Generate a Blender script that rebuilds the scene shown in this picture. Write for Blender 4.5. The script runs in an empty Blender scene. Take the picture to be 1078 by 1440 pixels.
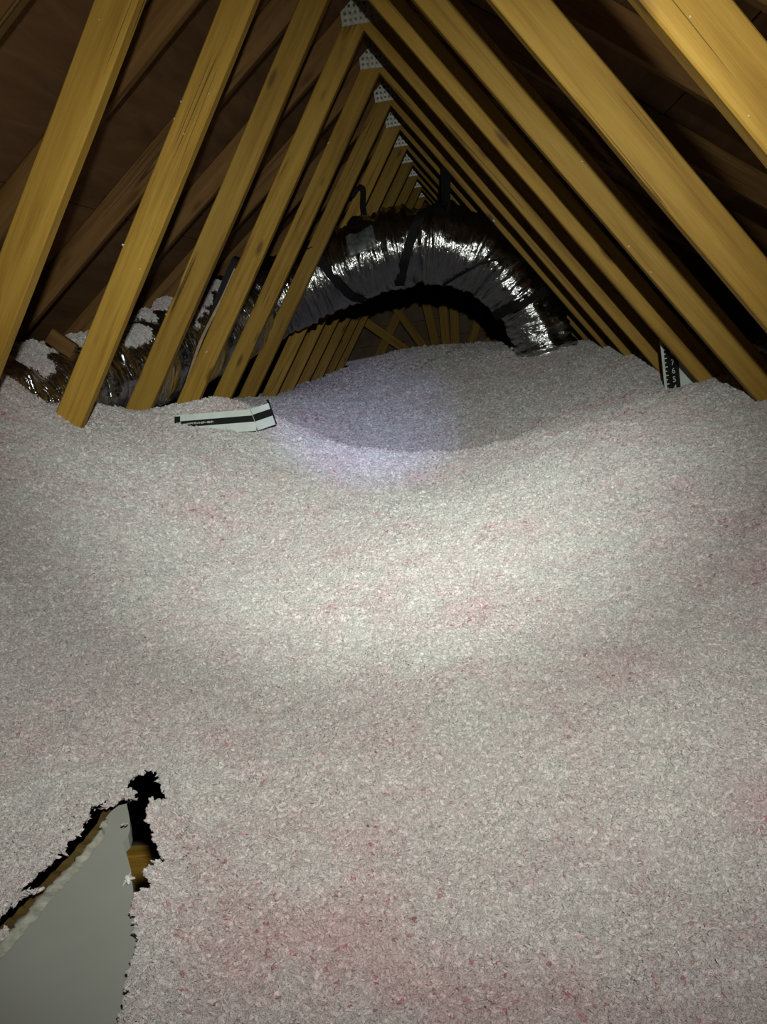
import bpy, math, random
import numpy as np
from mathutils import Matrix, Vector

random.seed(7); np.random.seed(7)
scene = bpy.context.scene
COL = scene.collection
CZ = 0.90                       # height of the lens above the ceiling board; layout heights are given from the lens

# ------------------------------------------------------------------ camera
FPX, YAW, PITCH, ROLL = 1221.4, -0.1257, 0.2010, 0.1415
def cam_axes():
    cy, sy, cp, sp = math.cos(YAW), math.sin(YAW), math.cos(PITCH), math.sin(PITCH)
    F = np.array([sy*cp, cy*cp, -sp]); R = np.array([cy, -sy, 0.0]); D = np.cross(F, R)
    c, s = math.cos(ROLL), math.sin(ROLL)
    return F, c*R + s*D, -s*R + c*D
CF, CR, CD = cam_axes()
cam_d = bpy.data.cameras.new('camera'); cam = bpy.data.objects.new('camera', cam_d); COL.objects.link(cam)
cam_d.sensor_fit = 'HORIZONTAL'; cam_d.sensor_width = 36.0; cam_d.lens = 36.0*FPX/1078.0
cam_d.clip_start = 0.02
m = Matrix.Identity(4)
for i in range(3):
    m[i][0] = CR[i]; m[i][1] = -CD[i]; m[i][2] = -CF[i]
m[2][3] = CZ
cam.matrix_world = m
scene.camera = cam
def at(px, depth):              # a point measured in the photograph at a known distance along the ridge
    v = CF*FPX + CR*(px[0]-539) + CD*(px[1]-720); return v/v[1]*depth
def atz(px, z):                 # the same at a known height
    v = CF*FPX + CR*(px[0]-539) + CD*(px[1]-720); return v/v[2]*z

# ------------------------------------------------------------------ world, torch, exposure
w = bpy.data.worlds.new('World'); scene.world = w; w.use_nodes = True
w.node_tree.nodes['Background'].inputs[0].default_value = (0.5, 0.5, 0.55, 1)
w.node_tree.nodes['Background'].inputs[1].default_value = 0.0    # closed attic: the torch is the only light
scene.view_settings.view_transform = 'Standard'; scene.view_settings.look = 'None'
scene.view_settings.exposure = 0.0; scene.view_settings.gamma = 1.0
scene.view_settings.use_curve_mapping = False
TORCH = Vector((0.105, 0.0, CZ + 0.26))
def torch_beam(name, target, energy, size, blend, color, radius=0.018):
    l = bpy.data.lights.new(name, 'SPOT'); l.energy = energy; l.spot_size = math.radians(size); l.spot_blend = blend
    l.color = color; l.shadow_soft_size = radius
    o = bpy.data.objects.new(name, l); COL.objects.link(o); o.location = TORCH
    d = Vector(target) + Vector((0, 0, CZ)) - TORCH
    o.rotation_euler = d.to_track_quat('-Z', 'Y').to_euler()
# the one hand torch held above the lens: its spill, its hotspot and the bluish centre of the beam share one place and one axis
AIM = at((515, 560), 2.8)
torch_beam('torch_spill_offscreen', AIM, 62, 112, 1.0, (1.0, 0.98, 0.90))
torch_beam('torch_hotspot_offscreen', AIM, 160, 52, 1.0, (0.96, 1.0, 0.93))
torch_beam('torch_centre_offscreen', AIM, 210, 16, 1.0, (0.42, 0.46, 1.0))

# ------------------------------------------------------------------ helpers
def tag(o, label=None, cat=None, group=None, kind=None):
    if label: o['label'] = label
    if cat: o['category'] = cat
    if group: o['group'] = group
    if kind: o['kind'] = kind
    return o
def empty(name, loc):
    o = bpy.data.objects.new(name, None); COL.objects.link(o); o.location = loc; o.empty_display_size = 0.1
    return o
def mesh(name, verts, faces, mat=None, smooth=False):
    me = bpy.data.meshes.new(name); me.from_pydata([tuple(v) for v in verts], [], [tuple(f) for f in faces])
    if mat: me.materials.append(mat)
    if smooth: me.polygons.foreach_set('use_smooth', [True]*len(me.polygons))
    me.update(); return me
def link(name, me, parent=None, mat4=None):
    o = bpy.data.objects.new(name, me); COL.objects.link(o)
    if parent is not None: o.parent = parent
    if mat4 is not None: o.matrix_local = mat4
    return o
def W(p): return (float(p[0]), float(p[1]), float(p[2]) + CZ)
def part(name, verts, faces, mat, parent, smooth=False):   # verts in layout coordinates
    off = Vector(parent.location) if parent is not None else Vector((0, 0, 0))
    if parent is not None and parent.parent is not None: off = off + Vector(parent.parent.location)
    me = mesh(name, [Vector(W(v)) - off for v in verts], faces, mat, smooth)
    return link(name, me, parent)
def box_data(x0, x1, y0, y1, z0, z1, bev=0.0):
    v = [(x, y, z) for x in (x0, x1) for y in (y0, y1) for z in (z0, z1)]
    f = [(0,1,3,2),(4,6,7,5),(0,4,5,1),(2,3,7,6),(0,2,6,4),(1,5,7,3)]
    return v, f

# value noise
class Noise:
    def __init__(s, seed, n=256):
        s.t = np.random.RandomState(seed).rand(n, n)*2 - 1; s.n = n
    def __call__(s, x, y):
        xi = np.floor(x).astype(int); yi = np.floor(y).astype(int); fx = x - xi; fy = y - yi
        fx = fx*fx*(3-2*fx); fy = fy*fy*(3-2*fy); n = s.n; g = lambda a, b: s.t[a % n, b % n]
        return (g(xi, yi)*(1-fx) + g(xi+1, yi)*fx)*(1-fy) + (g(xi, yi+1)*(1-fx) + g(xi+1, yi+1)*fx)*fy
def fbm(nz, x, y, oct=4, gain=0.5):
    a = 1.0; s = 0
    for i in range(oct): s = s + a*nz(x*2**i + 17.3*i, y*2**i + 5.1*i); a *= gain
    return s

# ------------------------------------------------------------------ materials
def new_mat(name):
    mt = bpy.data.materials.new(name); mt.use_nodes = True
    nt = mt.node_tree; return mt, nt, nt.nodes['Principled BSDF']
def N(nt, typ, **kw):
    n = nt.nodes.new(typ)
    for k, v in kw.items(): setattr(n, k, v)
    return n
def ramp(nt, fac, stops):
    r = N(nt, 'ShaderNodeValToRGB'); nt.links.new(fac, r.inputs[0]); e = r.color_ramp.elements
    while len(e) < len(stops): e.new(0.5)
    for i, (p, c) in enumerate(stops):
        e[i].position = p; e[i].color = (c[0], c[1], c[2], 1)
    return r.outputs[0]
def mixc(nt, fac, a, b, mode='MIX'):
    n = N(nt, 'ShaderNodeMix', data_type='RGBA', blend_type=mode)
    for sock, v in ((n.inputs[0], fac), (n.inputs[6], a), (n.inputs[7], b)):
        if hasattr(v, 'links'): nt.links.new(v, sock)
        elif isinstance(v, (tuple, list)): sock.default_value = (*v[:3], 1)
        else: sock.default_value = v
    return n.outputs[2]
def math_n(nt, op, a, b=None, clamp=False):
    n = N(nt, 'ShaderNodeMath', operation=op, use_clamp=clamp)
    for i, v in enumerate((a, b)):
        if v is None: continue
        if hasattr(v, 'links'): nt.links.new(v, n.inputs[i])
        else: n.inputs[i].default_value = v
    return n.outputs[0]
def noise_n(nt, vec, scale, detail=3, rough=0.55, dist=0.0):
    n = N(nt, 'ShaderNodeTexNoise'); nt.links.new(vec, n.inputs['Vector'])
    n.inputs['Scale'].default_value = scale; n.inputs['Detail'].default_value = detail
    n.inputs['Roughness'].default_value = rough; n.inputs['Distortion'].default_value = dist
    return n.outputs['Fac']
def bump(nt, bsdf, h, strength, dist):
    b = N(nt, 'ShaderNodeBump'); b.inputs['Strength'].default_value = strength; b.inputs['Distance'].default_value = dist
    nt.links.new(h, b.inputs['Height']); nt.links.new(b.outputs[0], bsdf.inputs['Normal'])
def map_n(nt, vec, scale, loc=None):
    mp = N(nt, 'ShaderNodeMapping'); nt.links.new(vec, mp.inputs['Vector']); mp.inputs['Scale'].default_value = scale
    if loc is not None: nt.links.new(loc, mp.inputs['Location'])
    return mp.outputs[0]

def wood_mat(name, light, mid, dark, rough=0.62):
    mt, nt, b = new_mat(name)
    tc = N(nt, 'ShaderNodeTexCoord'); oi = N(nt, 'ShaderNodeObjectInfo')
    comb = N(nt, 'ShaderNodeCombineXYZ')
    for i, k in enumerate((13.0, 7.0, 5.0)): nt.links.new(math_n(nt, 'MULTIPLY', oi.outputs['Random'], k), comb.inputs[i])
    base = map_n(nt, tc.outputs['Object'], (1, 1, 1), comb.outputs[0])
    # local x runs along the board
    rings = noise_n(nt, map_n(nt, base, (1.1, 22, 22)), 1.6, 3, 0.6, 0.6)
    fine = noise_n(nt, map_n(nt, base, (6, 180, 180)), 2.0, 3, 0.6)
    blot = noise_n(nt, map_n(nt, base, (2.5, 6, 6)), 1.5, 3)
    c = ramp(nt, rings, [(0.30, dark), (0.48, mid), (0.68, light)])
    c = mixc(nt, math_n(nt, 'MULTIPLY', fine, 0.45), c, dark, 'MULTIPLY')
    c = mixc(nt, ramp(nt, blot, [(0.35, (0.0,)*3), (0.75, (0.55,)*3)]), c, mid)
    tint = N(nt, 'ShaderNodeHueSaturation'); nt.links.new(c, tint.inputs['Color'])
    nt.links.new(math_n(nt, 'ADD', math_n(nt, 'MULTIPLY', oi.outputs['Random'], 0.35), 0.82), tint.inputs['Value'])
    c = tint.outputs[0]
    # knots
    vo = N(nt, 'ShaderNodeTexVoronoi'); nt.links.new(map_n(nt, base, (3.4, 12, 12)), vo.inputs['Vector'])
    vo.inputs['Scale'].default_value = 1.0; vo.inputs['Randomness'].default_value = 1.0
    knot = ramp(nt, vo.outputs['Distance'], [(0.07, (1,)*3), (0.16, (0,)*3)])
    c = mixc(nt, math_n(nt, 'MULTIPLY', knot, 0.75), c, (0.10, 0.045, 0.012))
    # drying checks that run with the grain
    ck = noise_n(nt, map_n(nt, base, (0.4, 22, 22)), 1.0, 1, 0.4, 0.15)
    chk = ramp(nt, math_n(nt, 'ABSOLUTE', math_n(nt, 'SUBTRACT', ck, 0.5)), [(0.0, (1,)*3), (0.012, (0,)*3)])
    gate = ramp(nt, noise_n(nt, map_n(nt, base, (2.0, 5, 5)), 1.3, 1), [(0.55, (0,)*3), (0.62, (1,)*3)])
    cr = math_n(nt, 'MULTIPLY', chk, gate)
    c = mixc(nt, math_n(nt, 'MULTIPLY', cr, 0.85), c, (0.03, 0.015, 0.005))
    nt.links.new(c, b.inputs['Base Color']); b.inputs['Roughness'].default_value = rough
    b.inputs['Specular IOR Level'].default_value = 0.25
    h = math_n(nt, 'SUBTRACT', math_n(nt, 'ADD', math_n(nt, 'MULTIPLY', rings, 0.5), math_n(nt, 'MULTIPLY', fine, 0.5)), cr)
    bump(nt, b, h, 0.35, 0.004)
    return mt
M = {}
M['pine'] = wood_mat('pine', (0.53, 0.34, 0.068), (0.43, 0.26, 0.040), (0.28, 0.155, 0.021))
M['dark_pine'] = wood_mat('dark_pine', (0.30, 0.17, 0.055), (0.22, 0.115, 0.035), (0.12, 0.06, 0.02), 0.75)  # darker, browner tone than the web pine; for top chords and wood block
M['brown_wood'] = wood_mat('brown_wood', (0.26, 0.18, 0.055), (0.17, 0.11, 0.03), (0.06, 0.035, 0.01), 0.8)

def deck_mat():
    mt, nt, b = new_mat('roof_sheathing')
    tc = N(nt, 'ShaderNodeTexCoord')
    g = noise_n(nt, map_n(nt, tc.outputs['Object'], (5, 0.8, 5)), 3, 4, 0.6, 0.5)
    f = noise_n(nt, map_n(nt, tc.outputs['Object'], (60, 6, 60)), 2, 3)
    c = ramp(nt, g, [(0.3, (0.15, 0.080, 0.036)), (0.7, (0.27, 0.155, 0.075))])
    c = mixc(nt, math_n(nt, 'MULTIPLY', f, 0.4), c, (0.13, 0.07, 0.032))
    nt.links.new(c, b.inputs['Base Color']); b.inputs['Roughness'].default_value = 0.85
    b.inputs['Specular IOR Level'].default_value = 0.15
    bump(nt, b, f, 0.3, 0.003)
    return mt
M['deck'] = deck_mat()

def flat_mat(name, color, rough=0.7, metal=0.0, var=0.25, scale=30, bmp=0.0, spec=0.3):
    mt, nt, b = new_mat(name); tc = N(nt, 'ShaderNodeTexCoord')
    n = noise_n(nt, tc.outputs['Object'], scale, 4)
    lo = tuple(c*(1-var) for c in color); hi = tuple(min(1, c*(1+var*0.6)) for c in color)
    nt.links.new(ramp(nt, n, [(0.3, lo), (0.7, hi)]), b.inputs['Base Color'])
    b.inputs['Roughness'].default_value = rough; b.inputs['Metallic'].default_value = metal
    b.inputs['Specular IOR Level'].default_value = spec
    if bmp: bump(nt, b, n, bmp, 0.004)
    return mt
M['ceiling_board'] = flat_mat('ceiling_board_back', (0.30, 0.27, 0.23), 0.95, spec=0.05)
M['galv'] = flat_mat('galvanised_steel', (0.62, 0.66, 0.63), 0.42, 0.55, 0.35, 60)
M['strap'] = flat_mat('black_webbing', (0.010, 0.011, 0.011), 0.7, 0, 0.3, 80, spec=0.2)
M['card_white'] = flat_mat('white_card', (0.66, 0.74, 0.69), 0.6, 0, 0.10, 20)
M['card_black'] = flat_mat('black_print', (0.012, 0.014, 0.013), 0.55, 0, 0.3, 50)
M['board'] = flat_mat('white_plasterboard', (0.40, 0.43, 0.39), 0.75, 0, 0.06, 9, 0.05)
M['paper'] = flat_mat('torn_paper_edge', (0.44, 0.46, 0.39), 0.8, 0, 0.35, 90, 0.5)
M['tape'] = flat_mat('foil_tape', (0.24, 0.26, 0.25), 0.4, 0.5, 0.5, 40, 0.6)
M['card_tan'] = flat_mat('tan_binding', (0.42, 0.30, 0.17), 0.7, 0, 0.3, 40)
M['pipe'] = flat_mat('white_pipe', (0.75, 0.75, 0.72), 0.45, 0, 0.08, 8)
M['gable'] = flat_mat('gable_boarding', (0.20, 0.145, 0.09), 0.9, 0, 0.3, 6)

def foil_mat():
    mt, nt, b = new_mat('silver_foil'); tc = N(nt, 'ShaderNodeTexCoord')
    uv = N(nt, 'ShaderNodeUVMap')
    v = map_n(nt, uv.outputs[0], (1, 1, 1))
    # u = metres along the duct, v = metres round it
    wr = noise_n(nt, map_n(nt, v, (56, 8, 1)), 1.0, 3, 0.55, 0.8)
    cr = noise_n(nt, map_n(nt, v, (27, 20, 1)), 1.0, 4, 0.58, 0.4)
    h = math_n(nt, 'ADD', math_n(nt, 'MULTIPLY', wr, 0.7), math_n(nt, 'MULTIPLY', cr, 0.5))
    b.inputs['Metallic'].default_value = 1.0
    nt.links.new(ramp(nt, cr, [(0.3, (0.62, 0.64, 0.64)), (0.7, (0.80, 0.82, 0.81))]), b.inputs['Base Color'])
    nt.links.new(ramp(nt, wr, [(0.3, (0.13,)*3), (0.7, (0.26,)*3)]), b.inputs['Roughness'])
    bump(nt, b, h, 0.95, 0.013)
    return mt
M['foil'] = foil_mat()

def fibre_mat(name, flake):
    mt, nt, b = new_mat(name)
    geo = N(nt, 'ShaderNodeNewGeometry'); P = geo.outputs['Position']; oi = N(nt, 'ShaderNodeObjectInfo')
    big = noise_n(nt, P, 2.6, 3, 0.55); mid = noise_n(nt, P, 11, 3, 0.6); small = noise_n(nt, P, 60, 2, 0.5)
    pinkf = math_n(nt, 'ADD', math_n(nt, 'MULTIPLY', big, 0.55), math_n(nt, 'MULTIPLY', mid, 0.45))
    if flake:
        c = ramp(nt, pinkf, [(0.42, (0.70, 0.70, 0.675)), (0.54, (0.70, 0.655, 0.645)), (0.68, (0.68, 0.54, 0.55))])
        red = math_n(nt, 'MULTIPLY', ramp(nt, oi.outputs['Random'], [(0.965, (0,)*3), (0.975, (1,)*3)]),
                     ramp(nt, pinkf, [(0.42, (0.1,)*3), (0.60, (0.9,)*3)]))
        c = mixc(nt, red, c, (0.50, 0.20, 0.24))
        hs = N(nt, 'ShaderNodeHueSaturation'); nt.links.new(c, hs.inputs['Color'])
        nt.links.new(ramp(nt, math_n(nt, 'FRACT', math_n(nt, 'MULTIPLY', oi.outputs['Random'], 37.7)),
                     [(0.0, (0.80,)*3), (0.7, (1.0,)*3), (1.0, (1.22,)*3)]), hs.inputs['Value'])
        c = hs.outputs[0]
    else:
        c = ramp(nt, pinkf, [(0.40, (0.70, 0.67, 0.65)), (0.53, (0.71, 0.60, 0.60)), (0.68, (0.71, 0.50, 0.52))])
        bump(nt, b, math_n(nt, 'ADD', small, noise_n(nt, P, 170, 3)), 0.8, 0.01)
    nt.links.new(c, b.inputs['Base Color']); b.inputs['Roughness'].default_value = 0.9
    b.inputs['Specular IOR Level'].default_value = 0.12
    b.inputs['Sheen Weight'].default_value = 0.1
    return mt
M['fibre'] = fibre_mat('pink_glass_fibre', False)
M['flake'] = fibre_mat('pink_glass_fibre_flake', True)

# ------------------------------------------------------------------ truss geometry
S = 0.61; A0 = 6.0918
RX, RZ = -0.279, 1.231                     # ridge line
TH = math.radians(34.8)                    # webs off the vertical
CH = math.radians(37.0)                    # roof pitch
CHZ = 1.19                                 # underside of the top chords at the ridge
WW, WT = 0.085, 0.038
FLOOR = -CZ
def D(k): return (k + A0)*S
def roof_z(x): return CHZ - abs(x - RX)*math.tan(CH)

# ---- setting: ceiling board below, roof sheathing, gable
v, f = box_data(-4.2, 3.8, -1.6, 9.75, FLOOR-0.02, FLOOR)
tag(part('floor', v, f, M['ceiling_board'], None), kind='structure')
def roof_side(name, sgn):
    root = empty(name, (RX, 4.0, CZ + CHZ)); tag(root, kind='structure')
    dx, dz = sgn*math.cos(CH), -math.sin(CH); nx, nz = sgn*math.sin(CH), math.cos(CH)
    off = 0.0915
    course, t0 = 0, -0.06
    while t0 < 3.9:
        t1 = min(t0 + 1.22, 3.95); y0 = -1.7 - (1.2 if course % 2 else 0.0) + (0.35 if sgn > 0 else 0)
        while y0 < 9.6:
            a, bq = max(y0 + 0.004, -1.6), min(y0 + 2.436, 9.7)
            if bq - a > 0.05:
                q = []
                for th in (off, off + 0.012):
                    for (t, y) in ((t0+0.002, a), (t1-0.002, a), (t1-0.002, bq), (t0+0.002, bq)):
                        q.append((RX + dx*t + nx*th, y, CHZ + dz*t + nz*th))
                part('sheathing_panel', q, [(0,1,2,3),(7,6,5,4),(0,4,5,1),(1,5,6,2),(2,6,7,3),(3,7,4,0)], M['deck'], root)
            y0 += 2.44
        t0 += 1.22; course += 1
    return root
roof_side('ceiling_left', -1); roof_side('ceiling_right', 1)

# ---- nail plate mesh with punched slots
def plate_mesh(wd, ht, nx, nz):
    vs, fs = [], []
    xs, zs = [], []
    for i in range(nx):
        x0 = -wd/2 + wd*i/nx; xs += [x0, x0 + wd/nx*0.52]
    xs.append(wd/2)
    for j in range(nz):
        z0 = -ht/2 + ht*j/nz; zs += [z0, z0 + ht/nz*0.55]
    zs.append(ht/2)
    for z in zs:
        for x in xs: vs.append((x, 0, z))
    n = len(xs)
    for j in range(len(zs)-1):
        for i in range(n-1):
            if i % 2 == 1 and j % 2 == 1: continue
            a = j*n + i; fs.append((a, a+1, a+n+1, a+n))
    # thin rim so the sheet has depth
    b0 = len(vs); e = 0.0012
    for (x, z) in ((-wd/2, -ht/2), (wd/2, -ht/2), (wd/2, ht/2), (-wd/2, ht/2)): vs.append((x, 0, z)); vs.append((x, e, z))
    for q in range(4):
        a, c = b0 + 2*q, b0 + 2*((q+1) % 4); fs.append((a, c, c+1, a+1))
    return mesh('nail_plate', vs, fs, M['galv'])
PLATE = plate_mesh(0.165, 0.15, 8, 6)
SPL = plate_mesh(0.09, 0.12, 5, 6)

def beam_mesh(L, wd, th, mat, seed=0, cut=0.0, bow=0.0):
    # local x along the board, y = thickness, z = width; eased arris, a little wane
    rs = np.random.RandomState(seed); vs, fs = [], []; e = 0.003; n = 14
    prof = [(-th/2+e, -wd/2), (th/2-e, -wd/2), (th/2, -wd/2+e), (th/2, wd/2-e), (th/2-e, wd/2), (-th/2+e, wd/2), (-th/2, wd/2-e), (-th/2, -wd/2+e)]
    for i in range(n+1):
        t = i/n; dz = bow*math.sin(math.pi*t) + rs.uniform(-1, 1)*0.0009
        for (y, z) in prof: vs.append((L*t + cut*z, y, z + dz))
    for i in range(n):
        for j in range(8):
            a = i*8 + j; b2 = i*8 + (j+1) % 8; fs.append((a, b2, b2+8, a+8))
    fs.append(tuple(range(7, -1, -1))); fs.append(tuple(n*8 + j for j in range(8)))
    return mesh('beam', vs, fs, mat)
def frame4(o, d):                         # matrix: local x -> d (in the truss plane), local y -> ridge direction
    d = Vector(d).normalized(); y = Vector((0, 1, 0)); z = d.cross(y)
    mm = Matrix.Identity(4)
    for i in range(3): mm[i][0] = d[i]; mm[i][1] = y[i]; mm[i][2] = z[i]; mm[i][3] = o[i]
    return mm
WEBL = 2.42
web_m = [beam_mesh(WEBL, WW, WT, M['pine'], s, 0.0, b) for s, b in ((1, 0.003), (2, -0.003), (3, 0.005), (4, 0.0))]
chord_m = beam_mesh(3.55, 0.089, 0.035, M['dark_pine'], 5)
tie_m = beam_mesh(6.2, 0.089, 0.035, M['pine'], 6)
labels = {
 -4: 'pine roof truss with pale sunlit-looking web, sixth forward of the silver duct arch',
 -3: 'pine roof truss with a long cracked web, fifth forward of the silver duct arch',
 -2: 'pine roof truss, fourth one forward of the silver duct arch',
 -1: 'pine roof truss, third forward of the silver duct, just ahead of the fallen depth marker',
  0: 'pine roof truss, second forward of the silver duct, holding the long slack black strap',
  1: 'pine roof truss, next but one in front of the silver duct arch beside the upright depth marker',
  2: 'pine roof truss directly in front of the silver duct arch, tied to its black strap',
  3: 'pine roof truss directly behind the silver duct arch',
  4: 'pine roof truss, second one behind the silver duct arch',
  5: 'pine roof truss, third one behind the silver duct arch',
  6: 'pine roof truss, fourth one behind the silver duct arch',
  7: 'pine roof truss, fifth one behind the silver duct arch',
  8: 'pine roof truss, sixth behind the silver duct, last before the fanned gable frame'}
labels[-4] = 'pine roof truss with a broad pale web, sixth forward of the silver duct arch'
labels[0] = 'pine roof truss, third forward of the silver duct, holding the long slack black strap'
labels[1] = 'pine roof truss, second one forward of the silver duct arch'
labels[-1] = 'pine roof truss, fourth forward of the silver duct, just ahead of the fallen depth marker'
labels[-2] = 'pine roof truss, fifth one forward of the silver duct arch'
labels[-3] = 'pine roof truss with a long cracked web, sixth forward of the silver duct arch'
labels[-4] = 'pine roof truss with a broad pale web, seventh forward of the silver duct arch'
jit = np.random.RandomState(3)
TRUSS = {}
for k in range(-4, 9):
    t = empty('roof_truss', (RX, D(k) + 0.019, 0.0)); TRUSS[k] = t
    tag(t, labels[k], 'truss', 'pine roof trusses in a row under the ridge')
    zr = CZ + RZ
    for sgn in (-1, 1):
        a = TH + jit.uniform(-0.003, 0.003)
        d = (sgn*math.sin(a), 0, -math.cos(a))
        o = Vector((sgn*0.009, jit.uniform(-0.004, 0.004), zr)) + Vector(d)*(-0.005)
        link('web', web_m[(k*2 + (sgn > 0)) % 4], t, frame4(o, d))
        dc = (sgn*math.cos(CH), 0, -math.sin(CH)); nc = Vector((sgn*math.sin(CH), 0, math.cos(CH)))
        oc = Vector((0, 0.002, CZ + CHZ)) + nc*0.0455 - Vector(dc)*0.03
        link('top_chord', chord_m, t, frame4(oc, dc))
    link('bottom_chord', tie_m, t, frame4(Vector((-3.1, 0, 0.0465)), (1, 0, 0)))
    p = link('nail_plate', PLATE, t); p.location = (0.002, -0.0225, CZ + RZ + 0.035); p.rotation_euler = (0, jit.uniform(-0.05, 0.05), 0)
    p['label'] = 'galvanised punched nail plate'
# a splice plate low on the right-hand top chord of one truss
q = link('nail_plate', SPL, TRUSS[-2]); qp = at((1046, 418), D(-2) - 0.005)
q.location = (qp[0] - RX, -0.021, CZ + qp[2]); q.rotation_euler = (0, CH, 0)
q.location = (1.30, -0.0175, CZ + CHZ - 1.30*math.tan(CH) + 0.05)

# gable end frame with fanned struts, and boarding behind it
gd = D(9)
gt = empty('gable_frame', (RX, gd, 0.0)); tag(gt, 'gable end frame of fanned pine struts beyond the duct arch', 'frame')
for (a, b2) in (((500,443),(585,502)),((550,423),(601,496)),((594,405),(615,497)),((621,412),(628,497)),((637,405),(640,497)),((682,415),(656,502)),((712,449),(676,496)),((560,440),(527,512))):
    p0, p1 = at(a, gd), at(b2, gd)
    dd = Vector(p1) - Vector(p0); L = dd.length + 0.45
    me = beam_mesh(L, 0.089, WT, M['pine'], int(a[0]))
    o = Vector((p0[0] - RX, 0.03 if a[0] == 560 else 0.0, p0[2] + CZ)); link('strut', me, gt, frame4(o - dd.normalized()*0.10, dd))
for sgn in (-1, 1):
    dc = (sgn*math.cos(CH), 0, -math.sin(CH)); nc = Vector((sgn*math.sin(CH), 0, math.cos(CH)))
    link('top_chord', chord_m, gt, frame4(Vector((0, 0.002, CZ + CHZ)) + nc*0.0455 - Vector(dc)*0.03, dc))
wb = empty('wall_back', (RX, 9.62, 0.0)); tag(wb, kind='structure')
z = FLOOR
while z < 1.15:                           # horizontal gable boards cut to the roof line
    z1 = z + 0.195
    h0 = min((CHZ + 0.1 - z)/math.tan(CH), 3.2); h1 = max(0.02, min((CHZ + 0.1 - z1)/math.tan(CH), 3.2))
    q = [(RX-h0, 9.60, z+0.002), (RX+h0, 9.60, z+0.002), (RX+h1, 9.60, z1-0.002), (RX-h1, 9.60, z1-0.002)]
    q = q + [(x, 9.63, zz) for (x, y, zz) in q]
    part('board', q, [(0,1,2,3),(7,6,5,4),(0,4,5,1),(1,5,6,2),(2,6,7,3),(3,7,4,0)], M['gable'], wb)
    z = z1
# ------------------------------------------------------------------ loose-fill insulation
ZB = -0.447                                # plane of the plasterboard piece
def pts2(px): return np.array([atz(p, ZB)[:2] for p in px])
board_px = [(156,1141),(166,1133),(178,1130),(182,1150),(183,1166),(180,1176),(172,1184),(178,1201),(184,1223),(187,1252),(196,1330),(184,1400),(170,1470),(150,1600),(-330,1600),(-230,1500),(-100,1412),(-50,1370),(0,1325),(30,1293),(60,1260),(90,1227),(120,1196),(138,1172),(147,1152)]
hole1_px = [(184,1072),(196,1058),(214,1062),(220,1085),(226,1098),(216,1110),(206,1118),(207,1140),(200,1150),(207,1165),(211,1190),(217,1210),(205,1226),(198,1235),(204,1247),(196,1254),(188,1248),(182,1223),(176,1200),(168,1184),(178,1175),(178,1130),(184,1118),(193,1105),(182,1085)]
hole2_px = [(141,1132),(150,1126),(160,1139),(142,1172),(92,1229),(32,1297),(0,1329),(-60,1385),(-60,1320),(0,1290),(32,1262),(62,1228),(92,1200),(118,1172),(136,1152)]
BP, H1, H2 = pts2(board_px), pts2(hole1_px), pts2(hole2_px)
def sdist(P, X, Y):                        # signed distance to a polygon, negative inside
    d = np.full(X.shape, 1e9); ins = np.zeros(X.shape, bool); n = len(P)
    for i in range(n):
        a, b2 = P[i], P[(i+1) % n]; e = b2 - a
        wx, wy = X - a[0], Y - a[1]; t = np.clip((wx*e[0] + wy*e[1])/(e @ e), 0, 1)
        d = np.minimum(d, (wx - e[0]*t)**2 + (wy - e[1]*t)**2)
        c = ((a[1] > Y) != (b2[1] > Y)) & (X < (b2[0]-a[0])*(Y-a[1])/(b2[1]-a[1]+1e-12) + a[0])
        ins ^= c
    d = np.sqrt(d); return np.where(ins, -d, d)
anch = np.array([
 (-1.35,2.25,-.02),(-1.55,2.55,-.03),(-1.22,2.5,-.135),(-1.245,3.1,-.185),(-1.26,3.72,-.21),(-1.295,4.33,-.245),(-1.35,4.94,-.28),(-1.35,5.55,-.305),(-1.36,6.16,-.33),(-1.35,7.4,-.37),
 (.76,2.5,-.335),(.76,3.1,-.325),(.80,3.5,-.345),(.71,3.75,-.315),(.69,4.33,-.28),(.67,4.94,-.245),(.35,5.25,-.225),(.55,5.25,-.215),
 (-.30,6.4,-.16),(.25,6.2,-.245),(-.9,7.0,-.22),(-.6,6.4,-.165),(0,9,-.34),(-1.2,9.2,-.42),(.9,8,-.35),
 (-.35,4.2,-.44),(-.2,5.2,-.31),(-.22,2.3,-.415),(.16,2.2,-.365),(.55,2.2,-.345),(.3,3.2,-.40),(-.6,2.3,-.34),(-.75,1.8,-.405),(.45,1.5,-.50),(-.72,2.65,-.27),(-.98,2.62,-.225),(-.9,3.0,-.20),(-1.1,3.3,-.20),(-.7,4.4,-.37),(-.8,5.4,-.32),(-.25,3.2,-.47),(-.55,3.4,-.42),
 (0,1.0,-.51),(0.05,.5,-.53),(-.8,1.2,-.41),(.55,1.2,-.50),(-.45,.75,-.447),(-.35,.5,-.447),(-.7,.6,-.43),(-1.2,1.4,-.25),(.9,1.7,-.42),(0,1.6,-.46),
 (-2,2.3,-.16),(-2,3.4,-.22),(-2,4.5,-.25),(-2.8,3,-.3),(-2.2,6,-.35),(1.5,3,-.36),(1.4,4.5,-.33),(2,6,-.38),(1.6,1,-.47),(0,-1,-.5),(-1.6,0,-.4),(1.2,0,-.48),(-2.6,9,-.45),(2.2,9,-.45),(-3,0,-.42),(2.8,2,-.45)])
def tps_fit(A, lam=0.004):
    n = len(A); d = np.linalg.norm(A[:, None, :2]-A[None, :, :2], axis=2); K = d*d*np.log(d+1e-9)
    Pm = np.c_[np.ones(n), A[:, :2]]; Mx = np.zeros((n+3, n+3)); Mx[:n, :n] = K + lam*np.eye(n); Mx[:n, n:] = Pm; Mx[n:, :n] = Pm.T
    return np.linalg.solve(Mx, np.r_[A[:, 2], 0, 0, 0])
TW = tps_fit(anch)
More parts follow.
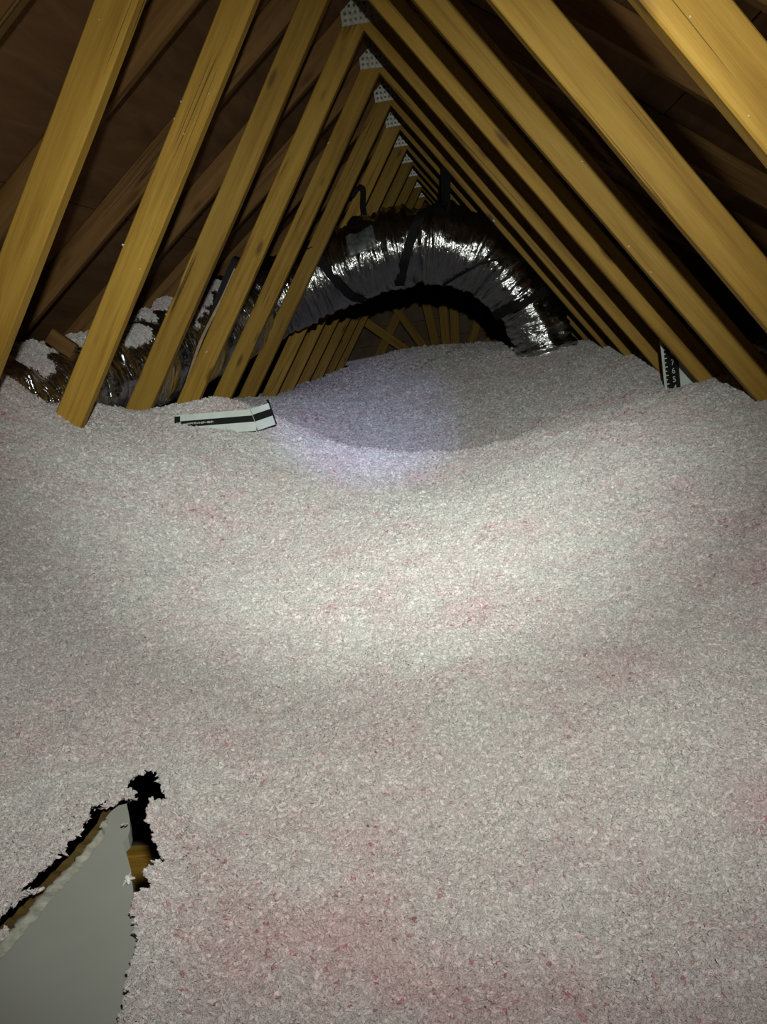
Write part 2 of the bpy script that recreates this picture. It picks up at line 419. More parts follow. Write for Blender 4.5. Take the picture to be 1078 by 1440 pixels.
n1, n2, n3, n4 = Noise(11), Noise(12), Noise(13), Noise(14)
def ground(x, y, detail=True):
    z = TW[-3] + TW[-2]*x + TW[-1]*y
    for i, a in enumerate(anch):
        d2 = (x-a[0])**2 + (y-a[1])**2; z = z + TW[i]*0.5*d2*np.log(d2 + 1e-12)
    # drift heaped behind the fallen depth marker
    if detail:
        z = z + 0.020*fbm(n1, x*2.6+3, y*2.6, 3) + 0.007*fbm(n2, x*11, y*11, 2)
    z = z + 0.045*np.exp(-(((x+.86)/0.2)**2 + ((y-2.98)/0.10)**2)) + 0.10*np.exp(-(((x+1.42)/0.17)**2 + ((y-2.42)/0.2)**2)) + 0.05*np.exp(-(((x+1.36)/0.12)**2 + ((y-2.88)/0.14)**2))
    return z
def build_insulation():
    ys = [-1.5 + 0.1*i for i in range(15)]; y = 0.0
    while y < 9.58:
        ys.append(y); y += float(np.interp(y, [0, 0.35, 1.5, 4, 7, 9.6], [0.02, 0.0045, 0.0075, 0.016, 0.03, 0.05]))
    ys.append(9.58); ys = np.array(ys); nu = 520
    u = np.linspace(-1, 1, nu); u = np.sign(u)*np.abs(u)**1.25
    hw = np.interp(ys, [-1.5, 0.0, 0.4, 1.5, 3.0, 9.6], [2.6, 1.5, 1.35, 2.4, 3.05, 3.05])
    cx = np.interp(ys, [-1.5, 0.0, 0.4, 1.5, 3.0, 9.6], [-0.2, -0.15, -0.15, -0.25, RX, RX])
    Y = np.repeat(ys[:, None], nu, 1); X = cx[:, None] + hw[:, None]*u[None, :]
    Z = ground(X, Y)
    X2 = X.copy()
    Z = Z + 0.0045*fbm(n3, X*34, Y*34, 3) + 0.0025*n4(X*110, Y*110)
    near = Y < 1.6
    sb = np.full(X.shape, 9.0); s1 = sb.copy(); s2 = sb.copy()
    sb[near] = sdist(BP, X[near], Y[near]); s1[near] = sdist(H1, X[near], Y[near]); s2[near] = sdist(H2, X[near], Y[near])
    rag = 0.010*fbm(n2, X*60, Y*60, 3) 
    # the fill lies against the board: level with it at the edge, above it further out
    zt = np.clip(sb/0.05, 0, 1); zt = zt*zt*(3-2*zt)
    Z = np.where(near & (sb < 0.05), (ZB + 0.006)*(1-zt) + np.maximum(Z, ZB-0.02)*zt + 0.004*fbm(n3, X*50, Y*50, 2), Z)
    cut = (sb < -0.004 + rag*0.35) | (s1 < 0.001 + rag*0.5) | (s2 < -0.002 + rag*1.2)
    Z = np.minimum(Z, CZ*0 + CHZ - np.abs(X-RX)*math.tan(CH) - 0.02)
    ny = len(ys)
    idx = np.arange(ny*nu).reshape(ny, nu)
    q = np.stack([idx[:-1, :-1], idx[:-1, 1:], idx[1:, 1:], idx[1:, :-1]], -1).reshape(-1, 4)
    cf = cut.reshape(-1)[q].any(1); q = q[~cf]
    used = np.zeros(ny*nu, bool); used[q.reshape(-1)] = True
    rem = np.cumsum(used) - 1
    V = np.stack([X, Y, Z + CZ], -1).reshape(-1, 3)[used]; q = rem[q]
    me = bpy.data.meshes.new('insulation')
    me.vertices.add(len(V)); me.vertices.foreach_set('co', V.astype(np.float32).reshape(-1))
    me.loops.add(q.size); me.loops.foreach_set('vertex_index', q.reshape(-1).astype(np.int32))
    me.polygons.add(len(q)); me.polygons.foreach_set('loop_start', np.arange(0, q.size, 4, dtype=np.int32))
    me.polygons.foreach_set('loop_total', np.full(len(q), 4, np.int32))
    me.polygons.foreach_set('use_smooth', np.ones(len(q), bool))
    me.update(calc_edges=True); me.validate()
    dist = np.sqrt(V[:, 0]**2 + V[:, 1]**2)
    dens = np.interp(dist, [0.3, 0.9, 2.0, 3.5, 6, 9], [170000, 120000, 42000, 13000, 3000, 1000])
    dens *= (V[:, 1] > 0.2) & (np.abs(V[:, 0] + 0.06*V[:, 1] + 0.05) < 0.55 + 0.62*V[:, 1]) & (V[:, 0] > -2.2) & (V[:, 0] < 1.7)
    at1 = me.attributes.new('flake_density', 'FLOAT', 'POINT'); at1.data.foreach_set('value', dens.astype(np.float32))
    sc = np.interp(dist, [0.3, 0.9, 2.0, 3.5, 6, 9], [0.0021, 0.0025, 0.0042, 0.0075, 0.013, 0.020])
    at2 = me.attributes.new('flake_size', 'FLOAT', 'POINT'); at2.data.foreach_set('value', sc.astype(np.float32))
    me.materials.append(M['fibre'])
    return me

# geometry nodes: little curled flakes of fibre lying all over the surface
def flake_tree():
    ng = bpy.data.node_groups.new('loose_flakes', 'GeometryNodeTree')
    ng.interface.new_socket('Geometry', in_out='INPUT', socket_type='NodeSocketGeometry')
    ng.interface.new_socket('Geometry', in_out='OUTPUT', socket_type='NodeSocketGeometry')
    n = ng.nodes; L = ng.links.new
    gi = n.new('NodeGroupInput'); go = n.new('NodeGroupOutput')
    dp = n.new('GeometryNodeDistributePointsOnFaces'); L(gi.outputs[0], dp.inputs['Mesh'])
    na = n.new('GeometryNodeInputNamedAttribute'); na.inputs['Name'].default_value = 'flake_density'
    L(na.outputs['Attribute'], dp.inputs['Density'])
    variants = n.new('GeometryNodeGeometryToInstance')
    for s in range(6):
        ico = n.new('GeometryNodeMeshIcoSphere'); ico.inputs['Radius'].default_value = 1.0; ico.inputs['Subdivisions'].default_value = 4
        sp = n.new('GeometryNodeSetPosition'); L(ico.outputs['Mesh'], sp.inputs['Geometry'])
        tn = n.new('ShaderNodeTexNoise'); tn.noise_dimensions = '4D'; tn.inputs['W'].default_value = 3.7*s
        tn.inputs['Scale'].default_value = 1.5; tn.inputs['Detail'].default_value = 4.0; tn.inputs['Roughness'].default_value = 0.62
        sub = n.new('ShaderNodeVectorMath'); sub.operation = 'SUBTRACT'; L(tn.outputs['Color'], sub.inputs[0]); sub.inputs[1].default_value = (0.5, 0.5, 0.5)
        mul = n.new('ShaderNodeVectorMath'); mul.operation = 'SCALE'; L(sub.outputs[0], mul.inputs[0]); mul.inputs['Scale'].default_value = 2.5
        L(mul.outputs[0], sp.inputs['Offset'])
        tr = n.new('GeometryNodeTransform'); L(sp.outputs[0], tr.inputs['Geometry'])
        tr.inputs['Scale'].default_value = ((1.25, 0.55, 0.42), (0.95, 0.8, 0.5), (1.6, 0.38, 0.36), (0.8, 0.6, 0.6), (1.4, 0.5, 0.3), (1.05, 0.75, 0.35))[s]
        sm = n.new('GeometryNodeSetMaterial'); ss = n.new('GeometryNodeSetShadeSmooth'); L(tr.outputs[0], ss.inputs[0]); L(ss.outputs[0], sm.inputs['Geometry']); sm.inputs['Material'].default_value = M['flake']
        L(sm.outputs[0], variants.inputs[0])
    ip = n.new('GeometryNodeInstanceOnPoints'); L(dp.outputs['Points'], ip.inputs['Points']); L(variants.outputs[0], ip.inputs['Instance'])
    ip.inputs['Pick Instance'].default_value = True
    rv = n.new('FunctionNodeRandomValue'); rv.data_type = 'FLOAT_VECTOR'
    rv.inputs[0].default_value = (-0.7, -0.7, 0.0); rv.inputs[1].default_value = (0.7, 0.7, 6.283)
    ri = n.new('FunctionNodeRandomValue'); ri.data_type = 'INT'; ri.inputs[4].default_value = 0; ri.inputs[5].default_value = 5
    L(ri.outputs[2], ip.inputs['Instance Index'])
    e2r = n.new('FunctionNodeEulerToRotation'); L(rv.outputs[0], e2r.inputs[0])
    rr = n.new('FunctionNodeRotateRotation'); rr.rotation_space = 'LOCAL'; L(dp.outputs['Rotation'], rr.inputs[0]); L(e2r.outputs[0], rr.inputs[1])
    L(rr.outputs[0], ip.inputs['Rotation'])
    ns = n.new('GeometryNodeInputNamedAttribute'); ns.inputs['Name'].default_value = 'flake_size'
    rs = n.new('FunctionNodeRandomValue'); rs.data_type = 'FLOAT'; rs.inputs[2].default_value = 0.55; rs.inputs[3].default_value = 1.5
    mm = n.new('ShaderNodeMath'); mm.operation = 'MULTIPLY'; L(ns.outputs['Attribute'], mm.inputs[0]); L(rs.outputs[1], mm.inputs[1])
    L(mm.outputs[0], ip.inputs['Scale'])
    jg = n.new('GeometryNodeJoinGeometry'); L(gi.outputs[0], jg.inputs[0]); L(ip.outputs[0], jg.inputs[0])
    L(jg.outputs[0], go.inputs[0])
    return ng
FLK = flake_tree()
def flaky(o):
    md = o.modifiers.new('flakes', 'NODES'); md.node_group = FLK
ins = link('insulation', build_insulation())
tag(ins, 'pink and white loose-fill fibreglass insulation drifted across the attic floor', 'insulation', kind='stuff')
flaky(ins)

# ------------------------------------------------------------------ flexible duct
def catmull(P, n):
    P = np.array(P, float); out = []
    Q = np.vstack([2*P[0]-P[1], P, 2*P[-1]-P[-2]])
    for i in range(1, len(Q)-2):
        for t in np.linspace(0, 1, n, endpoint=False):
            a, b2, c, d = Q[i-1], Q[i], Q[i+1], Q[i+2]
            out.append(0.5*(2*b2 + (c-a)*t + (2*a-5*b2+4*c-d)*t*t + (-a+3*b2-3*c+d)*t**3))
    out.append(Q[-2]); return np.array(out)
DK = [((-120,630),2.35,.16),((-60,600),2.6,.165),((90,556),3.1,.17),((205,515),3.8,.19),((283,477),4.5,.215),((352,441),5.10,.225),((440,396),5.26,.228),((520,362),5.26,.232),((600,345),5.25,.232),((672,360),5.25,.222),((722,404),5.25,.195),((757,462),5.26,.180),((778,540),5.27,.180)]
path = catmull([np.r_[at(p, d), r] for p, d, r in DK], 40)
C3, CRad = path[:, :3], path[:, 3]
seg = np.r_[0, np.cumsum(np.linalg.norm(np.diff(C3, axis=0), axis=1))]
# even spacing along its length
NL = 620; sl = np.linspace(0, seg[-1], NL)
C3 = np.stack([np.interp(sl, seg, C3[:, i]) for i in range(3)], -1); CRad = np.interp(sl, seg, CRad)
T = np.gradient(C3, axis=0); T /= np.linalg.norm(T, axis=1)[:, None]
UPV = np.array([0, 0, 1.0])
Nn = UPV - T*(T @ UPV)[:, None]; Nn /= np.linalg.norm(Nn, axis=1)[:, None]   # "top" direction
Bn = np.cross(T, Nn)                                                            # towards the camera or away
NA = 120
def duct_point(i, ang, off=0.0):
    return C3[i] + (Nn[i]*math.cos(ang) + Bn[i]*math.sin(ang))*(CRad[i] + off)
nd1, nd2, nd3 = Noise(21), Noise(22), Noise(23)
ang = np.linspace(0, 2*math.pi, NA, endpoint=False)
SL, AN = np.meshgrid(sl, ang, indexing='ij')
rr0 = CRad[:, None]
arc = AN*0.22
loopn = lambda nz, fs, fa: nz(SL*fs, (np.cos(AN)+2)*fa) + nz(SL*fs + 50, (np.sin(AN)+2)*fa)
disp = (0.85 + 1.1*np.maximum(0, np.cos(AN)))*(0.006*loopn(nd1, 42, 1.6) + 0.010*loopn(nd2, 13, 3.0) + 0.0025*np.sin(SL*2*math.pi/0.052 + AN*1.0 + 1.5*loopn(nd3, 5, 1.5)) + 0.003*loopn(nd3, 70, 4.0))
# straps pinch the jacket
def s_near(px, dep):
    p = at(px, dep); return int(np.argmin(np.linalg.norm(C3 - p, axis=1)))
band = [s_near((455, 392), 5.26), s_near((585, 346), 5.25), s_near((690, 372), 5.25), s_near((735, 425), 5.25)]
for bi in band: disp -= 0.016*np.exp(-((SL - sl[bi])/0.035)**2)
Rr = rr0 + disp
sag = 1.0 - 0.05*np.maximum(0, -np.cos(AN))
DV = C3[:, None, :] + (Nn[:, None, :]*np.cos(AN)[..., None] + Bn[:, None, :]*np.sin(AN)[..., None])*(Rr*sag)[..., None]
duct = empty('flexible_duct', W(C3[NL//2]) )
duct.location = W((C3[s_near((600,345),5.25)][0], 5.25, -0.2))
tag(duct, 'crinkled silver foil flexible duct arching over the insulation between the trusses', 'duct')
idx = np.arange(NL*NA).reshape(NL, NA)
df = np.stack([idx[:-1], np.roll(idx, -1, 1)[:-1], np.roll(idx, -1, 1)[1:], idx[1:]], -1).reshape(-1, 4)
jk = part('foil_jacket', DV.reshape(-1, 3), df, M['foil'], duct, True)
uvl = jk.data.uv_layers.new(name='UVMap')
vi = np.empty(len(jk.data.loops), np.int32); jk.data.loops.foreach_get('vertex_index', vi)
ui, vj = vi // NA, vi % NA
uv = np.stack([sl[ui], np.abs(ang[vj]-math.pi)*0.22], -1).astype(np.float32)
uvl.data.foreach_set('uv', uv.reshape(-1))
def conform(i0, i1, a0, a1, off, mat, name, parent, na=14, ni=14, thick=0.003, rag=0.0):
    vs, fs = [], []; ii = np.linspace(i0, i1, ni).round().astype(int); aa = np.linspace(a0, a1, na)
    for lay in (off, off + thick):
        for i in ii:
            for a in aa:
                j = int(round(a/(2*math.pi)*NA)) % NA
                vs.append(C3[i] + (Nn[i]*math.cos(a) + Bn[i]*math.sin(a))*(Rr[i, j]*1.0 + lay))
    nn = ni*na
    for r in range(ni-1):
        for c in range(na-1):
            q = r*na + c; fs.append((q, q+1, q+na+1, q+na)); fs.append((nn+q+na, nn+q+na+1, nn+q+1, nn+q))
    for r in range(ni-1):
        fs.append((r*na, (r+1)*na, nn+(r+1)*na, nn+r*na)); e = na-1; fs.append((r*na+e, nn+r*na+e, nn+(r+1)*na+e, (r+1)*na+e))
    return part(name, vs, fs, mat, parent, True)
BS = 1.0 if Bn[NL//2][1] < 0 else -1.0      # sign of the angle that faces back along the ridge to the hatch
it = s_near((520, 358), 5.26)
conform(it-9, it+9, BS*0.90, BS*1.50, 0.002, M['tape'], 'tape_patch', duct)

# ------------------------------------------------------------------ black hanger straps
def ribbon(name, pts, width, side, mat, parent=None, thick=0.003):
    P = np.array(pts, float); vs, fs = [], []; n = len(P)
    Tt = np.gradient(P, axis=0); side = np.array(side, float)
    for i in range(n):
        t = Tt[i]/np.linalg.norm(Tt[i]); s = side - t*(side @ t); s /= np.linalg.norm(s); o = np.cross(t, s)
        for (a, b2) in ((-1, -1), (1, -1), (1, 1), (-1, 1)): vs.append(P[i] + s*width/2*a + o*thick/2*b2)
    for i in range(n-1):
        for j in range(4): fs.append((i*4+j, i*4+(j+1) % 4, i*4+4+(j+1) % 4, i*4+4+j))
    fs += [(3, 2, 1, 0), tuple((n-1)*4+j for j in range(4))]
    return part(name, vs, fs, mat, parent, False)
def strap(label, i, a_from, a_to, top_px, top_d, width, lean=0):
    pts = []
    aa = np.linspace(a_from, a_to, 18)
    for n, a in enumerate(aa):
        k = int(np.clip(i + lean*(n/17.0-0.5), 0, NL-1)); j = int(round(a/(2*math.pi)*NA)) % NA
        pts.append(C3[k] + (Nn[k]*math.cos(a) + Bn[k]*math.sin(a))*(Rr[k, j]*(1-0.05*max(0, -math.cos(a))) + 0.008))
    if top_px is not None:
        tp = at(top_px, top_d); first = pts[0]
        pts = [tp + (first - tp)*t for t in np.linspace(0, 1, 7)[:-1]] + pts
    o = ribbon('hanger_strap', pts, width, T[i], M['strap'])
    return tag(o, label, 'strap', 'black straps hanging the duct')
strap('black webbing strap slung over the left shoulder of the silver duct', band[0]+10, BS*0.35, BS*2.9, (433, 350), 4.925, 0.055, 26)
strap('black webbing strap from the ridge crossing the top of the silver duct', band[1], BS*0.1, BS*2.7, (627, 222), 4.99, 0.052, -34)
strap('thin black cord strap across the right bend of the silver duct', band[2], BS*0.35, BS*2.8, (716, 350), 5.20, 0.014, -60)
strap('wide black strap round the duct just above its right foot', band[3], BS*0.1, BS*2.9, (764, 408), 5.1, 0.056, -10)
# short strap end hooked on a web above the duct
p0, p1 = at((500, 268), 5.50), at((513, 306), 5.45)
hk = [p0 + np.array([-.03, 0, -.03]), p0, p0 + np.array([.02, -.005, .015]), p0 + np.array([.045, -.01, -.005]), p0*0.4 + p1*0.6 + np.array([.01, 0, 0]), p1]
tag(ribbon('hanger_strap', catmull(hk, 6), 0.035, (1, 0, 0.3), M['strap']), 'short black strap end hooked over a web above the duct', 'strap', 'black straps hanging the duct')
# slack strap along the web ahead of the duct, stiff tan edge
q0, q1, q2, q3, q4 = at((352, 372), D(0)+.015), at((342, 362), D(0)+.05), at((326, 385), D(0)+.06), at((290, 478), D(0)+.06), at((252, 580), D(0)+.05)
sl1 = ribbon('slack_strap', catmull([q0, q1, q2, q3, q4], 12), 0.055, (1, 0.15, 0.2), M['strap'])
tag(sl1, 'long slack black strap with a pale edge hanging beside a web', 'strap')
e = catmull([at((331, 378), D(0)+.05), at((312, 420), D(0)+.045), at((283, 478), D(0)+.045), at((262, 540), D(0)+.04)], 10)
ribbon('edge_binding', e - np.array(sl1.location), 0.012, (1, 0.15, 0.2), M['card_tan'], sl1, 0.006)['label'] = 'pale tan edge'

# ------------------------------------------------------------------ loose fluff lying on the duct
def duct_fluff(name, i0, i1, a0, a1, thr, seed, label):
    nz, nz2 = Noise(seed), Noise(seed+1); ni, na = 90, 60
    ii = np.linspace(i0, i1, ni); aa = np.linspace(a0, a1, na); vs, fs = [], []
    keep = np.zeros((ni, na), bool)
    for r, i in enumerate(ii):
        k = int(i)
        for c, a in enumerate(aa):
            j = int(round(a/(2*math.pi)*NA)) % NA
            u, v2 = sl[k]*9, a*2.0
            h = float(fbm(nz, np.array(u), np.array(v2), 3)) + 0.5 - thr - 1.3*abs((c/(na-1))*2-1)**2*0.6 - 0.5*abs((r/(ni-1))*2-1)**6
            keep[r, c] = h > 0
            vs.append(C3[k] + (Nn[k]*math.cos(a) + Bn[k]*math.sin(a))*(Rr[k, j] + 0.004 + 0.03*min(max(h, 0), 0.5) + 0.004*float(nz2(np.array(u*9), np.array(v2*9)))))
    for r in range(ni-1):
        for c in range(na-1):
            if keep[r, c] and keep[r+1, c] and keep[r, c+1] and keep[r+1, c+1]:
                q = r*na + c; fs.append((q, q+1, q+na+1, q+na))
    o = part(name, vs, fs, M['fibre'], None, True)
    me = o.data
    me.attributes.new('flake_density', 'FLOAT', 'POINT').data.foreach_set('value', np.full(len(me.vertices), 30000, np.float32))
    me.attributes.new('flake_size', 'FLOAT', 'POINT').data.foreach_set('value', np.full(len(me.vertices), 0.005, np.float32))
    flaky(o); tag(o, label, 'insulation', kind='stuff')
i_a, i_b, i_c, i_d = s_near((0, 585), 2.8), s_near((150, 535), 3.4), s_near((230, 500), 4.0), s_near((310, 462), 4.75)
duct_fluff('insulation_dusting', i_a, i_b, -1.0, 1.0, 0.38, 31, 'loose fluff lying on the low end of the duct behind the left webs')
duct_fluff('insulation_dusting', i_b, i_c, -1.0, 1.0, 0.36, 37, 'loose fluff on the duct between the fourth and third trusses')
duct_fluff('insulation_dusting', i_c, i_d, -1.1, 1.1, 0.55, 41, 'thin scattered fluff on the duct where it climbs')

# ------------------------------------------------------------------ depth markers
def digits_mesh(txt, size):
    cu = bpy.data.curves.new('digits', 'FONT'); cu.body = txt; cu.size = size; cu.extrude = 0.0004; cu.align_x = 'CENTER'; cu.align_y = 'CENTER'
    o = bpy.data.objects.new('digits', cu); COL.objects.link(o)
    bpy.context.view_layer.update()
    me = bpy.data.meshes.new_from_object(o.evaluated_get(bpy.context.evaluated_depsgraph_get()))
    COL.objects.unlink(o); bpy.data.objects.remove(o); me.materials.clear(); me.materials.append(M['card_white']); return me
def quadbox(name, c, ax, ay, an, w0, w1, h0, h1, t0, t1, mat, parent):  # box in the frame ax, ay, an at c
    vs = [c + ax*a + ay*b2 + an*t for t in (t0, t1) for (a, b2) in ((w0, h0), (w1, h0), (w1, h1), (w0, h1))]
    return part(name, vs, [(3,2,1,0),(4,5,6,7),(0,1,5,4),(1,2,6,5),(2,3,7,6),(3,0,4,7)], mat, parent)
def frame3(ax, ay):
    ax = np.array(ax, float); ax /= np.linalg.norm(ax); ay = np.array(ay, float); ay -= ax*(ax @ ay); ay /= np.linalg.norm(ay)
    return ax, ay, np.cross(ax, ay)
def put(me, name, c, ax, ay, an, parent):
    mm = Matrix.Identity(4); loc = Vector(W(c)) - Vector(parent.location) - (Vector(parent.parent.location) if parent.parent else Vector((0, 0, 0)))
    for i in range(3): mm[i][0] = ax[i]; mm[i][1] = ay[i]; mm[i][2] = an[i]; mm[i][3] = loc[i]
    return link(name, me, parent, mm)
# upright one by the right-hand webs
du = 3.30
b0 = at((936, 541), du); b1 = at((928.5, 473), du)
ax, ay, an = frame3(np.array([0.93, 0.36, 0.02]), b1 - b0)
if an[1] > 0: an = -an
up = empty('depth_marker', W(b0)); tag(up, 'upright black and white insulation depth marker standing by the webs', 'depth marker')
L1 = float(np.linalg.norm(b1 - b0)) + 0.10
o0 = b0 - ay*0.10
quadbox('card', o0, ax, ay, an, -0.006, 0.062, 0, L1, -0.002, 0.0, M['card_white'], up)
scl = quadbox('black_scale', o0, ax, ay, an, 0.004, 0.060, 0, L1-0.002, 0.0, 0.0006, M['card_black'], up)
st = 0.0312
for i, tx in enumerate(('4', '5', '6', '7', '8', '9', '10')):
    h = 0.082 + st*i
    if h > L1: break
    put(digits_mesh(tx, 0.030), 'digit', o0 + ax*0.036 + ay*h + an*0.0008, ax, ay, an, scl)
    for s2 in range(2):
        quadbox('tick', o0, ax, ay, an, 0.004, 0.014 if s2 == 0 else 0.010, h - 0.014 + s2*st*0.5, h - 0.010 + s2*st*0.5, 0.0006, 0.001, M['card_white'], scl)
# folded wing at its right edge
ax2, ay2, an2 = frame3(np.array([0.75, -0.62, 0.0]), ay)
c2 = o0 + ax*0.062
fl = [c2 + ay*0.05, c2 + ax2*0.075 + ay*0.05, c2 + ax2*0.075 + ay*0.125, c2 + ay*0.195]
fl = [p + an2*t for t in (0, 0.0015) for p in fl]
part('wing', fl, [(3,2,1,0),(4,5,6,7),(0,1,5,4),(1,2,6,5),(2,3,7,6),(3,0,4,7)], M['card_white'], up)['label'] = 'white folded wing'
# fallen one by the left-hand webs
dl = 2.78
b0 = at((247, 606), dl); b1 = at((360, 597), dl - 0.05)
ax, ay, an = frame3(b1 - b0, np.array([0.0, 0.35, 1.0]))
if an[1] > 0: an = -an
fm = empty('depth_marker', W(b0)); tag(fm, 'fallen black and white insulation depth marker lying on its side in the fluff', 'depth marker')
LL = float(np.linalg.norm(b1 - b0)); H = 0.052
quadbox('card', b0, ax, ay, an, 0, LL, -0.02, H, -0.003, 0.0, M['card_white'], fm)
scl = quadbox('black_scale', b0, ax, ay, an, 0.0, LL, 0.010, 0.031, 0.0, 0.0008, M['card_black'], fm)
quadbox('black_end', b0, ax, ay, an, -0.004, 0.016, -0.02, H-0.004, 0.0, 0.0012, M['card_black'], fm)
for i in range(9):
    put(digits_mesh(str(i+1), 0.016), 'digit', b0 + ax*(0.034 + 0.0125*i) + ay*0.0205 + an*0.001, ay, -ax, np.cross(ay, -ax), scl)
ax2, ay2, an2 = frame3(np.array([0.62, 0.75, 0.10]), ay)
if an2[1] > 0: an2 = -an2
c2 = b0 + ax*LL
quadbox('wing', c2, ax2, ay2, an2, 0, 0.075, -0.02, H, -0.003, 0.0, M['card_white'], fm)
quadbox('wing_scale', c2, ax2, ay2, an2, 0, 0.075, 0.010, 0.033, 0.0, 0.0008, M['card_black'], fm)
quadbox('black_edge', c2, ax2, ay2, an2, 0.073, 0.078, -0.02, H+0.012, -0.004, 0.002, M['card_black'], fm)
# ------------------------------------------------------------------ plasterboard piece by the hatch, timber edge beside it
pb = empty('plasterboard_piece', W((BP[0][0], BP[0][1], ZB))); tag(pb, 'pale grey plasterboard piece with torn edge poking out of the insulation', 'board')
n = len(BP)
vs = [(p[0], p[1], ZB) for p in BP] + [(p[0], p[1], ZB - 0.0125) for p in BP]
part('board', vs, [tuple(range(n))[::-1], tuple(n + i for i in range(n))] + [(i, (i+1) % n, n + (i+1) % n, n + i) for i in range(n)], M['board'], pb)
edge_px = [(148,1152),(139,1172),(121,1196),(91,1227),(61,1260),(31,1293),(1,1325),(-50,1370),(-100,1412)]
inner_px = [(151,1159),(146,1177),(131,1199),(104,1231),(76,1263),(46,1298),(16,1333),(-36,1383),(-90,1428)]
eo, ei = catmull(pts2(edge_px), 8), catmull(pts2(inner_px), 8)
rs = np.random.RandomState(5); vs, fs = [], []; nn = len(eo)
for i in range(nn):
    a, c = eo[i], ei[i]; jx = rs.normal(0, 0.0022, 2)
    for s2, hgt in ((0.0, 0.001), (0.10, 0.0035), (0.45, 0.004 + rs.uniform(-.0007, .0007)), (0.75, 0.0015 + rs.uniform(-.0008, .001)), (1.0, 0.0006)):
        p = a*(1-s2) + c*s2 + (jx*0.6 if s2 < 0.2 else jx*0.35); vs.append((p[0], p[1], ZB + hgt))
for i in range(nn-1):
    for j in range(4): q = i*5 + j; fs.append((q, q+1, q+6, q+5))
part('torn_paper_edge', vs, fs, M['paper'], pb, True)['label'] = 'torn yellowed paper edge'
bo = catmull(pts2([(150,1128),(128,1166),(104,1193),(72,1226),(42,1259),(12,1290),(-20,1322),(-100,1400)]), 6)
bi2 = catmull(pts2([(156,1138),(138,1173),(120,1198),(90,1229),(60,1262),(30,1295),(-2,1328),(-80,1412)]), 6)
vs, fs = [], []; zt = ZB - 0.002
for i in range(len(bo)):
    for (p, zz) in ((bo[i], zt), (bi2[i], zt), (bi2[i], zt-0.09), (bo[i], zt-0.09)): vs.append((p[0], p[1], zz + rs.uniform(-.0015, .0015)))
for i in range(len(bo)-1):
    for j in range(4): fs.append((i*4+j, i*4+(j+1) % 4, i*4+4+(j+1) % 4, i*4+4+j))
fs += [(3,2,1,0), tuple((len(bo)-1)*4+j for j in range(4))]
bt = part('timber_edge', vs, fs, M['brown_wood'], None)
tag(bt, 'rough dark brown timber edge alongside the plasterboard piece', 'timber')

# ------------------------------------------------------------------ far pipe, wood block, stray tufts
a, b2 = at((468, 515), 9.0), at((560, 497), 9.0); ddv = b2 - a; ln = np.linalg.norm(ddv); ddv /= ln
s1v = np.cross(ddv, [0, 0, 1]); s1v /= np.linalg.norm(s1v); s2v = np.cross(s1v, ddv)
vs = [a + ddv*ln*t + (s1v*math.cos(q) + s2v*math.sin(q))*0.022 for t in (0, 1) for q in np.linspace(0, 2*math.pi, 14, endpoint=False)]
tag(part('pipe', vs, [(i, (i+1) % 14, 14+(i+1) % 14, 14+i) for i in range(14)] + [tuple(range(14))[::-1], tuple(range(14, 28))], M['pipe'], None), 'slim white pipe lying along the foot of the far gable', 'pipe')

c = at((97, 488), 3.02)
blk = beam_mesh(0.10, 0.055, 0.03, M['dark_pine'], 77)
o = link('wood_block', blk); o.matrix_world = Matrix.Translation(Vector(W(c)) + Vector((-.06, 0, 0.05))) @ frame4((0, 0, 0), (0.72, 0.1, -0.69))
tag(o, 'small dark wood block leaning on the low end of the duct', 'wood block')

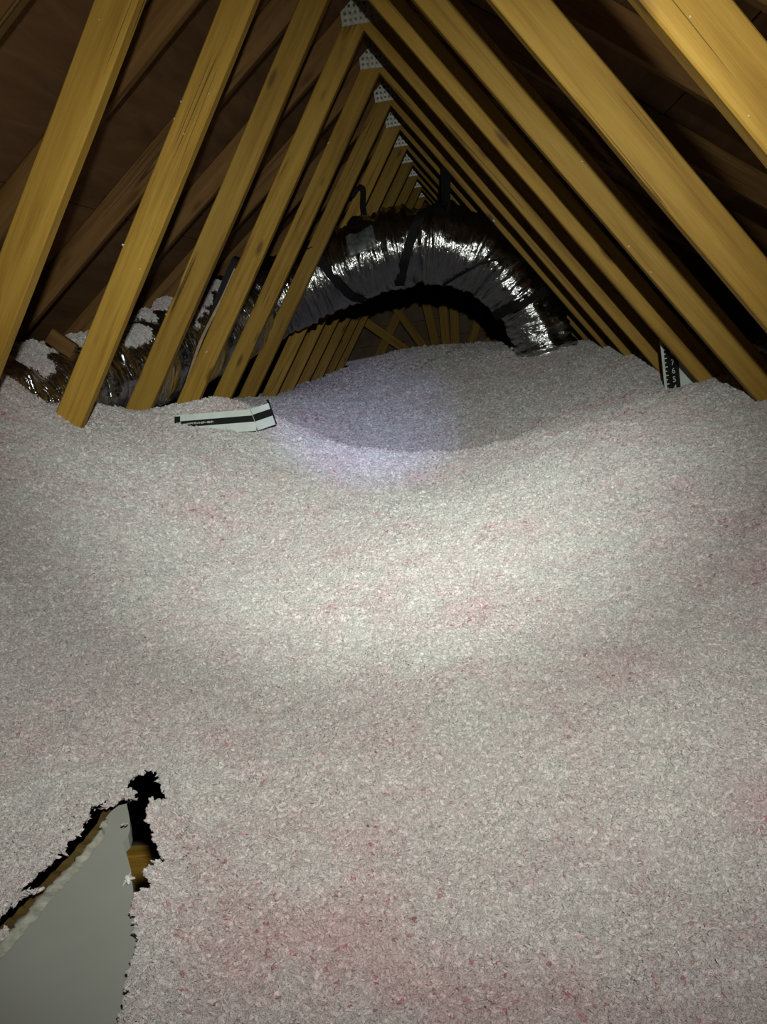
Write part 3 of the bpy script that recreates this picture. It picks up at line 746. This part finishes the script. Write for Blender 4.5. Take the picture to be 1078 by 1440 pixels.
def tuft_mesh(seed):
    rs = np.random.RandomState(seed); t = (1+5**.5)/2
    v = np.array([(-1,t,0),(1,t,0),(-1,-t,0),(1,-t,0),(0,-1,t),(0,1,t),(0,-1,-t),(0,1,-t),(t,0,-1),(t,0,1),(-t,0,-1),(-t,0,1)])/1.9
    f = [(0,11,5),(0,5,1),(0,1,7),(0,7,10),(0,10,11),(1,5,9),(5,11,4),(11,10,2),(10,7,6),(7,1,8),(3,9,4),(3,4,2),(3,2,6),(3,6,8),(3,8,9),(4,9,5),(2,4,11),(6,2,10),(8,6,7),(9,8,1)]
    v = v*(0.45 + 0.9*rs.rand(12, 1))*np.array([1.2, 0.5, 0.7])
    return mesh('insulation_tuft', v, f, M['flake'])
TM = [tuft_mesh(s) for s in range(5)]
specks = [(-2,-1,(252,142)),(-2,-1,(243,166)),(-2,-1,(294,132)),(-2,-1,(258,188)),(-3,-1,(140,28)),(-3,-1,(115,128)),(-1,-1,(377,106)),(-1,-1,(407,133)),(-1,-1,(268,300)),(-2,-1,(168,342)),(-1,-1,(222,436)),(-2,-1,(200,380)),(-4,1,(970,24)),(-4,1,(1042,172)),(-3,1,(806,60)),(-3,1,(1040,350)),(-2,1,(880,350)),(-2,1,(912,385)),(-2,1,(818,227)),(-1,1,(762,225)),(2,1,(686,318)),(1,-1,(440,190)),(0,-1,(290,495)),(-2,-1,(112,470))]
for i, (k, sg, px) in enumerate(specks):
    p = at(px, D(k) - 0.002); o = link('insulation_tuft', TM[i % 5])
    dx, dz = sg*math.sin(TH), -math.cos(TH); lx, lz = p[0] - RX - sg*0.009, p[2] - RZ     # keep it on the face of its web
    al, ac = lx*dx + lz*dz, lx*dz - lz*dx; ac = max(-0.036, min(0.036, ac))
    p = np.array([RX + sg*0.009 + al*dx + ac*dz, p[1], RZ + al*dz - ac*dx])
    o.location = W(p); s = random.uniform(0.0018, 0.0042)*D(k)/2.2; o.scale = (s, s, s); o.rotation_euler = (random.uniform(-.3,.3), random.uniform(0,6), 0)
    tag(o, 'tiny white fluff tuft stuck to a web of the %s truss forward of the duct' % {2:'first',1:'second',0:'third',-1:'fourth',-2:'fifth',-3:'sixth',-4:'seventh'}[k], 'tuft', 'fluff tufts stuck on the truss webs')
